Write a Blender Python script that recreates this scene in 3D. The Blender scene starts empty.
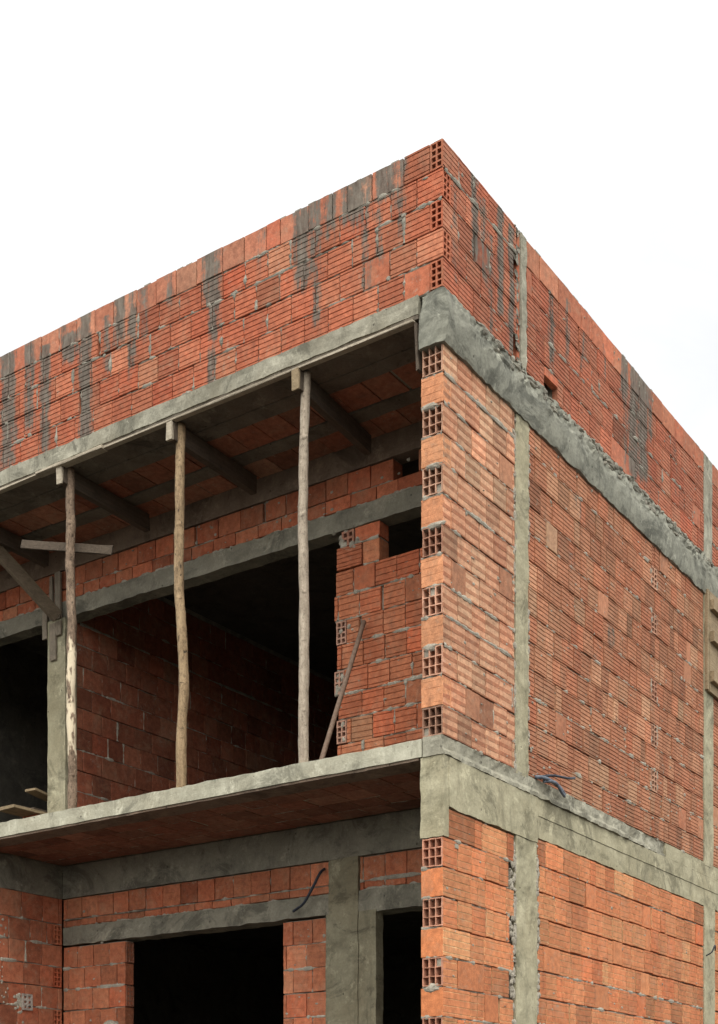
import bpy, math, random
from mathutils import Vector, noise
rng = random.Random(7)
scene = bpy.context.scene
col_ = scene.collection

# ---------------------------------------------------------------- materials
def mat(name):
    m = bpy.data.materials.new(name); m.use_nodes = True
    nt = m.node_tree; nt.nodes.clear()
    out = nt.nodes.new('ShaderNodeOutputMaterial'); b = nt.nodes.new('ShaderNodeBsdfPrincipled')
    nt.links.new(b.outputs[0], out.inputs[0])
    b.inputs['Roughness'].default_value = .9
    b.inputs['Specular IOR Level'].default_value = .25
    return m, nt, b

def nnoise(nt, scale, detail=6, rough=.6, vec=None, dist=0):
    n = nt.nodes.new('ShaderNodeTexNoise'); n.inputs['Scale'].default_value = scale
    n.inputs['Detail'].default_value = detail; n.inputs['Roughness'].default_value = rough
    n.inputs['Distortion'].default_value = dist
    if vec is not None: nt.links.new(vec, n.inputs['Vector'])
    return n.outputs['Fac']

def pos(nt, scale=(1, 1, 1)):
    g = nt.nodes.new('ShaderNodeNewGeometry'); mp = nt.nodes.new('ShaderNodeMapping')
    mp.inputs['Scale'].default_value = scale
    nt.links.new(g.outputs['Position'], mp.inputs['Vector'])
    return mp.outputs[0]

def ramp(nt, fac, stops):
    r = nt.nodes.new('ShaderNodeValToRGB'); e = r.color_ramp.elements
    while len(e) < len(stops): e.new(.5)
    for el, (p, c) in zip(e, stops):
        el.position = p; el.color = (*c, 1) if isinstance(c, tuple) else (c, c, c, 1)
    nt.links.new(fac, r.inputs[0])
    return r.outputs[0]

def mix(nt, fac, a, b, mode='MIX'):
    m = nt.nodes.new('ShaderNodeMix'); m.data_type = 'RGBA'; m.blend_type = mode
    for s, v in ((m.inputs[0], fac), (m.inputs[6], a), (m.inputs[7], b)):
        if isinstance(v, (int, float)): s.default_value = v
        elif isinstance(v, tuple): s.default_value = (*v, 1)
        else: nt.links.new(v, s)
    return m.outputs[2]

def math_(nt, op, a, b=0.):
    m = nt.nodes.new('ShaderNodeMath'); m.operation = op
    for s, v in ((m.inputs[0], a), (m.inputs[1], b)):
        if isinstance(v, (int, float)): s.default_value = v
        else: nt.links.new(v, s)
    return m.outputs[0]

def bump(nt, b, h, strength, dist):
    bp = nt.nodes.new('ShaderNodeBump'); bp.inputs['Strength'].default_value = strength
    bp.inputs['Distance'].default_value = dist
    nt.links.new(h, bp.inputs['Height']); nt.links.new(bp.outputs[0], b.inputs['Normal'])

def brick_material():
    m, nt, b = mat('hollow_clay_brick')
    at = nt.nodes.new('ShaderNodeAttribute'); at.attribute_name = 'col'
    st = nt.nodes.new('ShaderNodeAttribute'); st.attribute_name = 'st'
    p = pos(nt)
    v1 = ramp(nt, nnoise(nt, 22, 5, .65, p), [(.28, (.66, .64, .64)), (.72, (1.26, 1.27, 1.27))])
    c = mix(nt, 1., at.outputs['Color'], v1, 'MULTIPLY')
    c = mix(nt, 1., c, ramp(nt, nnoise(nt, 1.6, 6, .7, p), [(.3, (.8, .78, .76)), (.7, (1.12, 1.13, 1.13))]), 'MULTIPLY')
    v2 = ramp(nt, nnoise(nt, 160, 3, .7, p), [(.28, .74), (.72, 1.24)])
    c = mix(nt, 1., c, v2, 'MULTIPLY')
    # cement haze wiped over the faces here and there
    hz = ramp(nt, nnoise(nt, 5.5, 7, .72, p, .6), [(.5, 0.), (.78, .5)])
    c = mix(nt, hz, c, (.34, .22, .135))
    sm = math_(nt, 'MULTIPLY', ramp(nt, nnoise(nt, 17, 8, .8, p, .4), [(.57, 0.), (.66, .75)]), ramp(nt, nnoise(nt, 1.9, 4, .6, p), [(.44, 0.), (.6, 1.)]))
    c = mix(nt, sm, c, (.3, .265, .2))
    dk = ramp(nt, nnoise(nt, 9, 6, .75, pos(nt, (1, 1, .35))), [(.54, 0.), (.76, .5)])
    c = mix(nt, dk, c, (.085, .045, .032))
    # grout runs: long in the vertical
    n1 = nnoise(nt, 30, 6, .75, pos(nt, (1, 1, .1)))
    n2 = nnoise(nt, 9, 5, .7, p)
    n1 = math_(nt, 'ADD', math_(nt, 'MULTIPLY', math_(nt, 'SUBTRACT', n1, .5), 1.6), math_(nt, 'MULTIPLY', math_(nt, 'SUBTRACT', n2, .5), 1.5))
    f = math_(nt, 'SUBTRACT', math_(nt, 'ADD', st.outputs['Fac'], n1), math_(nt, 'MULTIPLY', math_(nt, 'LESS_THAN', st.outputs['Fac'], .02), 2.))
    fac = ramp(nt, f, [(.40, 0.), (.74, .9)])
    sc = ramp(nt, nnoise(nt, 20, 6, .75, pos(nt, (1, 1, .25))), [(.32, (.04, .038, .03)), (.7, (.19, .18, .145))])
    c = mix(nt, fac, c, sc)
    nt.links.new(c, b.inputs['Base Color'])
    h = math_(nt, 'ADD', nnoise(nt, 240, 4, .7, p), math_(nt, 'MULTIPLY', nnoise(nt, 45, 4, .6, p), 1.5))
    bump(nt, b, h, .5, .003)
    return m

def concrete_material(name, dark, light, warm, streak=.0, pits=True, rough=.92):
    m, nt, b = mat(name)
    p = pos(nt)
    c = ramp(nt, nnoise(nt, 3.6, 10, .74, p, .5), [(.34, dark), (.66, light)])
    c = mix(nt, ramp(nt, nnoise(nt, 1.7, 6, .6, p), [(.46, 0.), (.68, .6)]), c, warm)
    c = mix(nt, ramp(nt, nnoise(nt, 2.3, 7, .75, p, 1.), [(.52, 0.), (.62, .7)]), c, tuple(x * .55 for x in dark))
    c = mix(nt, ramp(nt, nnoise(nt, 5.1, 8, .8, p, .3), [(.55, 0.), (.66, .7)]), c, tuple(min(.62, x * 1.32) for x in light))
    c = mix(nt, 1., c, ramp(nt, nnoise(nt, 55, 5, .75, p), [(.28, .84), (.72, 1.14)]), 'MULTIPLY')
    c = mix(nt, ramp(nt, nnoise(nt, 7, 7, .7, pos(nt, (1, 1, .22))), [(.55, 0.), (.78, .5 + streak)]), c,
            tuple(x * .42 for x in dark))
    vo = nt.nodes.new('ShaderNodeTexVoronoi'); vo.inputs['Scale'].default_value = 11
    nt.links.new(p, vo.inputs['Vector'])
    pit = ramp(nt, vo.outputs['Distance'], [(.07, 1.), (.11, 0.)])
    msk = ramp(nt, nnoise(nt, 6, 2, .5, p), [(.5, 0.), (.56, 1.)])
    pit = math_(nt, 'MULTIPLY', pit, msk)
    c = mix(nt, math_(nt, 'MULTIPLY', pit, .7), c, tuple(x * .25 for x in dark))
    nt.links.new(c, b.inputs['Base Color']); b.inputs['Roughness'].default_value = rough
    h = math_(nt, 'ADD', nnoise(nt, 70, 7, .75, p), math_(nt, 'MULTIPLY', nnoise(nt, 11, 5, .6, p), 2.2))
    h = math_(nt, 'SUBTRACT', h, pit)
    bump(nt, b, h, .6, .006)
    return m

def mortar_material(name, a, l):
    m, nt, b = mat(name); p = pos(nt)
    c = ramp(nt, nnoise(nt, 9, 6, .7, p), [(.3, a), (.7, l)])
    c = mix(nt, 1., c, ramp(nt, nnoise(nt, 120, 4, .7, p), [(.25, .7), (.75, 1.22)]), 'MULTIPLY')
    nt.links.new(c, b.inputs['Base Color'])
    bump(nt, b, nnoise(nt, 130, 6, .75, p), .9, .006)
    return m

def wood_material(name, a, l, grain=(60, 60, 3), knots=False, peel=False, speck=0.):
    m, nt, b = mat(name)
    tc = nt.nodes.new('ShaderNodeTexCoord'); mp = nt.nodes.new('ShaderNodeMapping')
    mp.inputs['Scale'].default_value = grain; nt.links.new(tc.outputs['Object'], mp.inputs[0])
    c = ramp(nt, nnoise(nt, 1.0, 6, .7, mp.outputs[0], .5), [(.28, a), (.72, l)])
    g = pos(nt)
    c = mix(nt, ramp(nt, nnoise(nt, 7, 6, .78, g), [(.46, 0.), (.72, .7)]), c, tuple(x * .5 for x in a))
    c = mix(nt, ramp(nt, nnoise(nt, 24, 5, .75, g), [(.55, 0.), (.75, .6)]), c, tuple(x * .4 for x in a))
    c = mix(nt, ramp(nt, nnoise(nt, 90, 4, .7, g), [(.3, .0), (.8, .5)]), c, l)
    if speck:
        c = mix(nt, ramp(nt, nnoise(nt, 48, 6, .8, pos(nt, (1, 1, .6))), [(.52, 0.), (.62, speck)]), c, tuple(x * .3 for x in a))
        c = mix(nt, ramp(nt, nnoise(nt, 33, 6, .8, pos(nt, (1.2, 1.2, .5)), .3), [(.56, 0.), (.66, speck)]), c, tuple(min(.7, x * 1.35) for x in l))
    if knots:
        k = nnoise(nt, 13, 3, .6, pos(nt, (1, 1, .8)), 1.2)
        c = mix(nt, ramp(nt, k, [(.64, 0.), (.7, .9)]), c, (.03, .02, .013))
        c = mix(nt, ramp(nt, nnoise(nt, 38, 5, .75, pos(nt, (1, 1, .5))), [(.5, 0.), (.72, .75)]), c, tuple(x * .35 for x in a))
    if peel:   # bark fallen away over the lower half: bare pale wood
        sp = nt.nodes.new('ShaderNodeSeparateXYZ'); nt.links.new(tc.outputs['Object'], sp.inputs[0])
        band = ramp(nt, math_(nt, 'DIVIDE', sp.outputs['Z'], 2.8), [(.08, .0), (.2, .3), (.42, .34), (.6, .0)])
        f = math_(nt, 'ADD', band, nnoise(nt, 7, 4, .6, pos(nt, (1.6, 1.6, .45))))
        c = mix(nt, ramp(nt, f, [(.72, 0.), (.76, 1.)]), c, (.62, .52, .36))
    nt.links.new(c, b.inputs['Base Color']); b.inputs['Roughness'].default_value = .85
    bump(nt, b, math_(nt, 'ADD', nnoise(nt, 1.3, 6, .7, mp.outputs[0]), nnoise(nt, 45, 5, .7, g)), .9, .008)
    return m

def plain_material(name, a, l, rough=.6, scale=14):
    m, nt, b = mat(name); p = pos(nt)
    nt.links.new(ramp(nt, nnoise(nt, scale, 5, .65, p), [(.3, a), (.7, l)]), b.inputs['Base Color'])
    b.inputs['Roughness'].default_value = rough
    bump(nt, b, nnoise(nt, 80, 4, .6, p), .3, .003)
    return m

M = dict(
    brick=brick_material(),
    mortar=mortar_material('cement_mortar', (.17, .15, .115), (.42, .38, .3)),
    mortar_dark=mortar_material('weathered_mortar', (.125, .113, .088), (.34, .315, .25)),
    olive=concrete_material('cast_concrete_olive', (.215, .195, .122), (.40, .365, .245), (.285, .245, .15), .3),
    grey=concrete_material('cast_concrete_grey', (.115, .115, .09), (.29, .285, .225), (.17, .165, .125), .4),
    light=concrete_material('slab_edge_concrete', (.25, .235, .17), (.46, .44, .335), (.3, .27, .19), .3),
    roof=concrete_material('weathered_slab_edge', (.165, .155, .113), (.36, .34, .26), (.21, .185, .13), .3),
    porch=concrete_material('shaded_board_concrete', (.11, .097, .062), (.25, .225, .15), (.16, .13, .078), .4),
    dull=concrete_material('inner_concrete', (.13, .12, .09), (.24, .22, .165), (.17, .15, .11)),
    brown=concrete_material('stained_concrete', (.14, .1, .07), (.23, .17, .12), (.18, .12, .08)),
    pale_wood=wood_material('grey_peeled_wood', (.2, .155, .11), (.46, .385, .29), (40, 40, 4), speck=.6),
    yellow_wood=wood_material('yellow_peeled_wood', (.15, .095, .05), (.42, .3, .17), (34, 34, 3), knots=True, speck=.45),
    bark=wood_material('flaking_bark', (.1, .065, .042), (.3, .215, .145), (30, 30, 9), knots=True, peel=True, speck=.85),
    plank=wood_material('sawn_timber', (.095, .072, .046), (.2, .152, .1), (3, 60, 60)),
    plank_v=wood_material('sawn_timber_upright', (.15, .12, .085), (.3, .25, .185), (60, 60, 3)),
    plank_pale=wood_material('fresh_sawn_timber', (.25, .205, .14), (.46, .4, .3), (50, 3, 50)),
    plank_dark=wood_material('dark_timber', (.05, .038, .027), (.12, .09, .062), (3, 50, 50)),
    plywood=wood_material('formwork_board', (.18, .13, .07), (.33, .25, .15), (5, 30, 50)),
    rust=plain_material('rusty_iron', (.1, .06, .04), (.2, .14, .1), .7, 40),
    blue=plain_material('blue_grey_plastic', (.03, .037, .05), (.15, .175, .205), .5, 22),
    black=plain_material('black_plastic', (.012, .014, .02), (.03, .036, .05), .4),
    ground=mortar_material('bare_earth', (.05, .045, .038), (.085, .078, .066)),
    soffit=concrete_material('shaded_soffit_concrete', (.09, .074, .054), (.18, .155, .115), (.13, .098, .068)),  # underside shade is put into this darker base colour
    dark_floor=mortar_material('bounce_damping_floor', (.07, .06, .048), (.13, .115, .09)),  # dark tone picked to weaken light thrown up by the floor
    room_shade=concrete_material('painted_room_shade', (.05, .045, .035), (.09, .08, .062), (.07, .055, .04)),  # near-black colour stands in for the shade inside the rooms
)

# ---------------------------------------------------------------- mesh builder
class MB:
    def __init__(s): s.v, s.f, s.m, s.c, s.s = [], [], [], [], []
    def vert(s, p, c=(.3, .3, .3), st=0.):
        s.v.append(tuple(p)); s.c.append(c); s.s.append(st); return len(s.v) - 1
    def face(s, idx, m=0): s.f.append(tuple(idx)); s.m.append(m)
    def build(s, name, mats, parent=None, origin=(0, 0, 0), smooth=False):
        me = bpy.data.meshes.new(name); ox, oy, oz = origin
        me.from_pydata([(x - ox, y - oy, z - oz) for x, y, z in s.v], [], s.f)
        if not isinstance(mats, (list, tuple)): mats = [mats]
        for q in mats: me.materials.append(q)
        me.polygons.foreach_set('material_index', s.m)
        if smooth: me.polygons.foreach_set('use_smooth', [True] * len(s.f))
        a = me.attributes.new('col', 'FLOAT_COLOR', 'POINT')
        a.data.foreach_set('color', [x for c in s.c for x in (c[0], c[1], c[2], 1.)])
        a = me.attributes.new('st', 'FLOAT', 'POINT'); a.data.foreach_set('value', s.s)
        me.update()
        o = bpy.data.objects.new(name, me); col_.objects.link(o); o.location = origin
        if parent:
            o.parent = parent; pl = parent.location
            o.location = (ox - pl.x, oy - pl.y, oz - pl.z)
        return o

def tag(o, label=None, cat=None, group=None, kind=None):
    for k, v in (('label', label), ('category', cat), ('group', group), ('kind', kind)):
        if v: o[k] = v
    return o

def empty(name, loc):
    o = bpy.data.objects.new(name, None); o.location = loc; col_.objects.link(o)
    o.empty_display_size = .2
    return o

class Frame:
    """u runs along the wall, v up it, w out of its face."""
    def __init__(s, O, U, V, N):
        s.O, s.U, s.V, s.N = map(Vector, (O, U, V, N)); s.flip = s.U.cross(s.V).dot(s.N) < 0
    def p(s, u, v, w): return s.O + s.U * u + s.V * v + s.N * w

def side(y=0.): return Frame((0, y, 0), (1, 0, 0), (0, 0, 1), (0, -1, 0))     # faces -y
def front(x=0.): return Frame((x, 0, 0), (0, 1, 0), (0, 0, 1), (-1, 0, 0))    # faces -x
def soffit(z): return Frame((0, 0, z), (0, 1, 0), (1, 0, 0), (0, 0, -1))      # faces down

def nz(x, y=0., z=0.): return noise.noise(Vector((x, y, z)))

def quad(mb, F, idx, m=0):
    mb.face(idx[::-1] if F.flip else idx, m)

# ---------------------------------------------------------------- bricks
def brick(mb, F, u0, u1, v0, v1, kind, col, gcol=None, stain=None, D=.05, n=5, gw=.007, dep=.0058, dw=None, seg=3):
    h = v1 - v0
    gcol = gcol or col
    if dw is None: dw = max(-.006, min(.006, rng.gauss(0, .0025)))
    rot = rng.gauss(0, .008); v0 += (dz := rng.gauss(0, .0022)); v1 += dz; uc, vc = (u0 + u1) / 2, (v0 + v1) / 2; tilt = rng.gauss(0, .006)
    c = .003
    pr = [(0, -D, col), (0, -c, col), (c, 0, col)]
    if kind == 'groove':
        for k in range(n):
            z = h * (k + .5 + (n - 1 - 2 * k) * .0) / n + rng.gauss(0, .0008)
            g = gw * min(1, h / .19)
            pr += [(z - g / 2, 0, col), (z - g * .32, -dep, gcol), (z + g * .32, -dep, gcol), (z + g / 2, 0, col)]
    elif kind == 'bands':
        for k in range(n):
            z = h * (k + .5) / n; g = h * .5 / n
            pr += [(z - g / 2 - .003, 0, col), (z - g / 2, -.0014, gcol), (z + g / 2, -.0014, gcol), (z + g / 2 + .003, 0, col)]
    elif stain: pr += [(h * k / 6, 0, col) for k in range(1, 6)]
    pr += [(h - c, 0, col), (h, -c, col), (h, -D, col)]
    us = [u0, u0 + c] + [u0 + (u1 - u0) * k / seg for k in range(1, seg)] + [u1 - c, u1]
    grid = []
    e = [(rng.gauss(0, .0012), rng.gauss(0, .0012)) for _ in pr]
    for i, u in enumerate(us):
        row = []
        for j, (z, w, cc) in enumerate(pr):
            ww = w
            if 1 < j < len(pr) - 2:
                if i in (0, len(us) - 1): ww -= c
                ww += rng.gauss(0, .0005)
            uu = u + (e[j][0] if i < 2 else e[j][1] if i >= len(us) - 2 else 0)
            vv = v0 + z + rot * (u - uc)
            if j in (0, 1, 2, len(pr) - 3, len(pr) - 2, len(pr) - 1): vv += .0022 * nz(uu * 31, vv * 9, 3.3)
            if w > -D: ww += dw + tilt * (u - uc)
            row.append(mb.vert(F.p(uu, vv, ww), cc, stain(uu, vv) if stain else 0.))
        grid.append(row)
    for i in range(len(us) - 1):
        for j in range(len(pr) - 1):
            quad(mb, F, (grid[i][j], grid[i + 1][j], grid[i + 1][j + 1], grid[i][j + 1]))
    quad(mb, F, grid[0]); quad(mb, F, grid[-1][::-1])

def holes(mb, F, u0, u1, v0, v1, nx, ny, col, D=.13, dw=0., rim=.013, web=.008, plugged=0.):
    du, dv = u1 - u0, v1 - v0
    hu = (du - 2 * rim - (nx - 1) * web) / nx; hv = (dv - 2 * rim - (ny - 1) * web) / ny
    gu, gv = [u0], [v0]
    for k in range(nx): a = u0 + rim + k * (hu + web); gu += [a, a + hu]
    for k in range(ny): a = v0 + rim + k * (hv + web); gv += [a, a + hv]
    gu.append(u1); gv.append(v1)
    j = lambda: rng.gauss(0, .0011)
    V = [[mb.vert(F.p(u + j(), v + j(), dw + j()), tuple(x * 1.06 for x in col)) for v in gv] for u in gu]
    for a in range(len(gu) - 1):
        for b in range(len(gv) - 1):
            q = (V[a][b], V[a + 1][b], V[a + 1][b + 1], V[a][b + 1])
            if a % 2 and b % 2:
                dpt = .012 if rng.random() < plugged else D - .01
                mi = 1 if dpt < .02 else 0
                B = [mb.vert(F.p(gu[a + x] , gv[b + y], dw - dpt), col) for x, y in ((0, 0), (1, 0), (1, 1), (0, 1))]
                for k in range(4): quad(mb, F, (q[k], q[(k + 1) % 4], B[(k + 1) % 4], B[k]))
                quad(mb, F, B, mi)
            else: quad(mb, F, q)
    c = [mb.vert(F.p(u, v, dw - D), col) for u, v in ((u0, v0), (u1, v0), (u1, v1), (u0, v1))]
    f = [V[0][0], V[-1][0], V[-1][-1], V[0][-1]]
    for k in range(4): quad(mb, F, (c[k], c[(k + 1) % 4], f[(k + 1) % 4], f[k]))

def ribbon(mb, F, axis, a0, a1, b, hg, base=-.006, amp=.016, back=-.034, freq=9., m=1, step=.02):
    n = max(2, int((a1 - a0) / step)); prev = None; sd = rng.random() * 50
    for i in range(n + 1):
        a = a0 + (a1 - a0) * i / n
        wb = base + amp * (nz(a * freq, b * 13, sd) + .6 * nz(a * freq * 3.7, b * 7, sd + 9))
        wb = max(back + .004, min(.011, wb))
        g = hg + 1.1 * max(0, wb + .003); bb = b + .004 * nz(a * 6, sd, 1.7)
        prof = [(bb - g - .003, back), (bb - g * .85, wb - .004), (bb, wb), (bb + g * .8, wb - .004), (bb + g + .003, back)]
        row = [mb.vert(F.p(*((a, q, w) if axis == 'u' else (q, a, w)))) for q, w in prof]
        if prev:
            for k in range(4):
                q = (prev[k], row[k], row[k + 1], prev[k + 1])
                mb.face(q if (F.flip ^ (axis == 'u')) else q[::-1], m)
        prev = row

def lump(mb, F, u, v, ru, rv, hgt, m=1):
    n = 9; c = mb.vert(F.p(u, v, hgt)); r1, r2 = [], []
    for k in range(n):
        t = 2 * math.pi * k / n; q = .75 + .5 * rng.random()
        r1.append(mb.vert(F.p(u + ru * .6 * q * math.cos(t), v + rv * .6 * q * math.sin(t), hgt * (.5 + .4 * rng.random()))))
        r2.append(mb.vert(F.p(u + ru * q * math.cos(t), v + rv * q * math.sin(t), -.004)))
    for k in range(n):
        l = (k + 1) % n
        quad(mb, F, (c, r1[k], r1[l]), m); quad(mb, F, (r1[k], r2[k], r2[l], r1[l]), m)

def fbox(mb, F, u0, u1, v0, v1, w0, w1, m=1, col=(.3, .1, .05)):
    P = [mb.vert(F.p(u, v, w), col) for w in (w0, w1) for u, v in ((u0, v0), (u1, v0), (u1, v1), (u0, v1))]
    for q in ((0, 3, 2, 1), (4, 5, 6, 7), (0, 1, 5, 4), (1, 2, 6, 5), (2, 3, 7, 6), (3, 0, 4, 7)):
        quad(mb, F, [P[k] for k in q], m)

def shade(base, var=.10, hue=.06):
    k = math.exp(rng.gauss(0, var)); h = rng.gauss(0, hue)
    return (min(.7, base[0] * k * (1 - .2 * h)), base[1] * k * (1 + h), base[2] * k * (1 + 1.3 * h))

def fill(mb, F, u0, u1, v0, v1, *, base, T=.19, lengths=(.19,), kind='groove', n=5, gcol=None, stain=None,
         start=None, bed=(-.007, .016), head=(-.016, .02), hg=.005, core=(0., 0.), odd=.07, seg=3, endD=True,
         gw=.007, dep=.0058, light=.07, dark=.08, first_D=None, u_off=None, bed_top=False, dwv=.0016, freq=9.):
    """one course of bricks between u0 and u1"""
    g = hg; u = u0; first = True; bed = (bed[0] + rng.gauss(0, .0045), bed[1])
    fbox(mb, F, u0 + .008 + core[0], u1 - .008 - core[1], v0 - .004, v1 + .004, -T, -.03)
    ribbon(mb, F, 'u', u0 + .004, u1 - .004, v0, g, *bed, freq=freq)
    if bed_top: ribbon(mb, F, 'u', u0 + .004, u1 - .004, v1, g, *bed, freq=freq)
    while u < u1 - .012:
        L = rng.choice(lengths) + rng.gauss(0, .002)
        if first and u_off: L = u_off
        e = min(u1, u + L)
        if u1 - e < .03: e = u1
        r = rng.random(); c = shade(base)
        if r < light * .8: c = shade(tuple(x * y for x, y in zip(base, (1.14, 1.32, 1.38))))
        elif r < light * .8 + dark * .6: c = shade(tuple(x * .7 for x in base))
        k = kind; nn = n
        if rng.random() < odd: k = 'smooth'
        last = e >= u1 - .001
        D = .05
        if first and first_D: D = first_D
        elif endD and (first or last): D = T - .005
        gc = gcol(c) if gcol else None
        brick(mb, F, u, e, v0 + g * .9, v1 - g * .9 + rng.gauss(0, .0012), k, c, gc, stain, D=D, n=nn, seg=seg, gw=gw, dep=dep,
              dw=rng.gauss(0, dwv))
        if not last:
            ribbon(mb, F, 'v', v0 + .004, v1 - .004, e + .004, .003, head[0] + rng.gauss(0, .006), head[1], freq=14)
        u = e + (.008 if rng.random() > .015 else .03); first = False

def specks(mb, F, u0, u1, v0, v1, cnt, r=.012):
    for _ in range(cnt):
        q = r * (.5 + rng.random())
        lump(mb, F, u0 + (u1 - u0) * rng.random(), v0 + (v1 - v0) * rng.random(), q, q * (.4 + .5 * rng.random()), .002 + .004 * rng.random())

BR = [M['brick'], M['mortar']]
BRD = [M['brick'], M['mortar_dark']]

# ---------------------------------------------------------------- concrete
def cgrid(mb, x0, x1, y0, y1, z0, z1, res=.05, amp=.004, freq=6., fn=None, seed=0., m=0, skip=()):
    n = [max(1, min(400, round((b - a) / res))) for a, b in ((x0, x1), (y0, y1), (z0, z1))]
    lo, hi = (x0, y0, z0), (x1, y1, z1); idx = {}
    def vt(i, j, k):
        key = (i, j, k)
        if key not in idx:
            p = Vector([lo[a] + (hi[a] - lo[a]) * q / n[a] for a, q in enumerate(key)])
            q = p * freq + Vector((seed, seed * .7, seed * 1.3))
            d = noise.noise_vector(q) * amp + noise.noise_vector(q * 3.1) * amp * .5
            if fn: d += fn(p)
            idx[key] = mb.vert(p + d)
        return idx[key]
    for ax in range(3):
        a, b = [q for q in range(3) if q != ax]
        for sd_ in (0, n[ax]):
            if (ax, sd_ > 0) in skip: continue
            for i in range(n[a]):
                for j in range(n[b]):
                    q = []
                    for di, dj in ((0, 0), (1, 0), (1, 1), (0, 1)):
                        k = [0, 0, 0]; k[ax] = sd_; k[a] = i + di; k[b] = j + dj; q.append(vt(*k))
                    fl = (sd_ > 0) ^ (ax == 1)
                    mb.face(q if fl else q[::-1], m)

def conc(name, parent, material, *boxes, label=None, **kw):
    mb = MB()
    for b in boxes: cgrid(mb, *b, **kw)
    return tag(mb.build(name, material, parent), label)

# ================================================================= the building
B = empty('unfinished_building', (0, 0, -1.6))
tag(B, 'unfinished two storey red brick building with bare concrete frame and open balcony', 'building')

DEEP = (.37, .115, .058)
BROWN = (.355, .15, .08)
TAN = (.34, .148, .080)
LOWER = (.47, .172, .073)
INNER = (.36, .11, .052)

# --- parapet along the front: five courses on the roof slab edge
runs = [(4.29, .16, 0, .9, .9), (4.03, .10, 0, .7, .8), (3.84, .09, .1, .9, .9), (3.55, .16, .1, .25, .9), (3.37, .10, .0, 1.05, 1.), (3.62, .05, 0, .3, .6),
        (3.13, .05, .1, .5, .8), (2.98, .10, 0, .3, .9), (2.85, .06, 0, .6, .8), (2.72, .06, 0, .35, .7), (2.04, .11, 0, .35, .95), (2.02, .045, .3, 1.05, .85), (1.99, .08, 0, .6, .8),
        (1.17, .12, 0, .5, .95), (1.05, .05, 0, .8, .75), (.93, .08, 0, .25, .85), (.72, .2, 0, .22, .95), (.62, .035, 0, .75, .75), (.46, .14, 0, .2, .9), (.33, .05, 0, .5, .7), (.52, .05, .3, .6, .6),
        (1.55, .05, 0, .25, .6), (2.45, .05, 0, .25, .6), (4.6, .12, 0, .9, .9), (5.1, .2, 0, .6, .9), (5.9, .15, 0, .9, .9), (6.4, .1, 0, .7, .8)]
TOP, BOT = 6.665, 5.672
def st_front(u, v):
    d = TOP - v; s = 0.
    for c, hw, a, b, k in runs:
        if d < a - .02: continue
        x = abs(u - c) / (hw * .5 + .02)
        fade = 1. if d < b else max(0., 1 - (d - b) / .2)
        if x < 1.6: s = max(s, .97 * k * fade * max(0, min(1, (1.6 - x) / 1.1)))
    return s
mb = MB(); F = front(0.); ch = (TOP - BOT) / 5
for r in range(5):
    v0, v1 = BOT + ch * r, BOT + ch * (r + 1)
    hole = r % 2 == 0
    a = .105 if hole else .003
    if hole: holes(mb, F, .002, .1, v0 + .008, v1 - .006, 2, 4, shade(DEEP), D=.09, rim=.012, web=.012)
    top = r == 4
    if top:
        brick(mb, F, a + .004, .31, v0 + .005, v1 - .003, 'groove', shade(DEEP), stain=st_front, seg=5)
        fill(mb, F, .317, 7.2, v0, v1, base=(.40, .15, .085), T=.1, lengths=(.2, .2, .12, .25), kind='smooth', stain=st_front, seg=5, endD=False, bed=(-.002, .016))
        fbox(mb, F, .02, .33, v0, v1 - .004, -.095, -.03)
    else:
        fill(mb, F, a, 7.2, v0, v1, base=DEEP, T=.1, lengths=(.205, .205, .2, .21), n=5, stain=st_front, seg=5, odd=.01,
             first_D=.012 if not hole else None, core=(0 if hole else .1, 0), endD=False, u_off=(.2, .2, .2, .2, .2)[r], bed=(-.003, .018), head=(-.008, .02), hg=.006)
for _ in range(46): lump(mb, F, .1 + 6.8 * rng.random(), BOT + ch * rng.randint(1, 4) + rng.gauss(0, .01), .015 + .03 * rng.random(), .008 + .014 * rng.random(), .006)
for k in range(60):   # mortar crumbs along the top edge
    u = 7 * rng.random(); fbox(mb, F, u, u + .02 + .05 * rng.random(), TOP - .012, TOP - .003 + .008 * rng.random(), -.09, -.006 - .01 * rng.random())
tag(mb.build('parapet', BRD, B), 'front parapet wall streaked with grey grout under its top course')

# --- parapet along the side
runs_s = [(.43, .07, 0, .5, .9), (.56, .05, .1, .6, .7), (.80, .06, 0, .75, .95), (.66, .04, .3, .9, .7), (.97, .05, .05, .9, .9),
          (1.62, .07, .2, .75, .75), (1.9, .05, .1, .5, .7), (2.2, .07, .2, .5, .6), (3.03, .13, 0, .3, .95), (3.22, .16, 0, .9, .95), (3.42, .2, 0, .8, 1.), (3.6, .06, 0, .4, .8),
          (3.05, .05, .3, .9, .8), (4.2, .06, .3, .7, .5), (2.6, .04, .1, .4, .6), (.15, .05, .2, .8, .5), (5.6, .2, 0, .8, .9), (6.5, .2, 0, .7, .9)]
def st_side(u, v):
    d = TOP - v; s = 0.
    for c, hw, a, b, k in runs_s:
        if d < a - .02: continue
        x = abs(u - c) / (hw * .5 + .02)
        fade = 1. if d < b else max(0., 1 - (d - b) / .2)
        if x < 1.6: s = max(s, .97 * k * fade * max(0, min(1, (1.6 - x) / 1.1)))
    return s
mb = MB(); F = side(0.)
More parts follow.
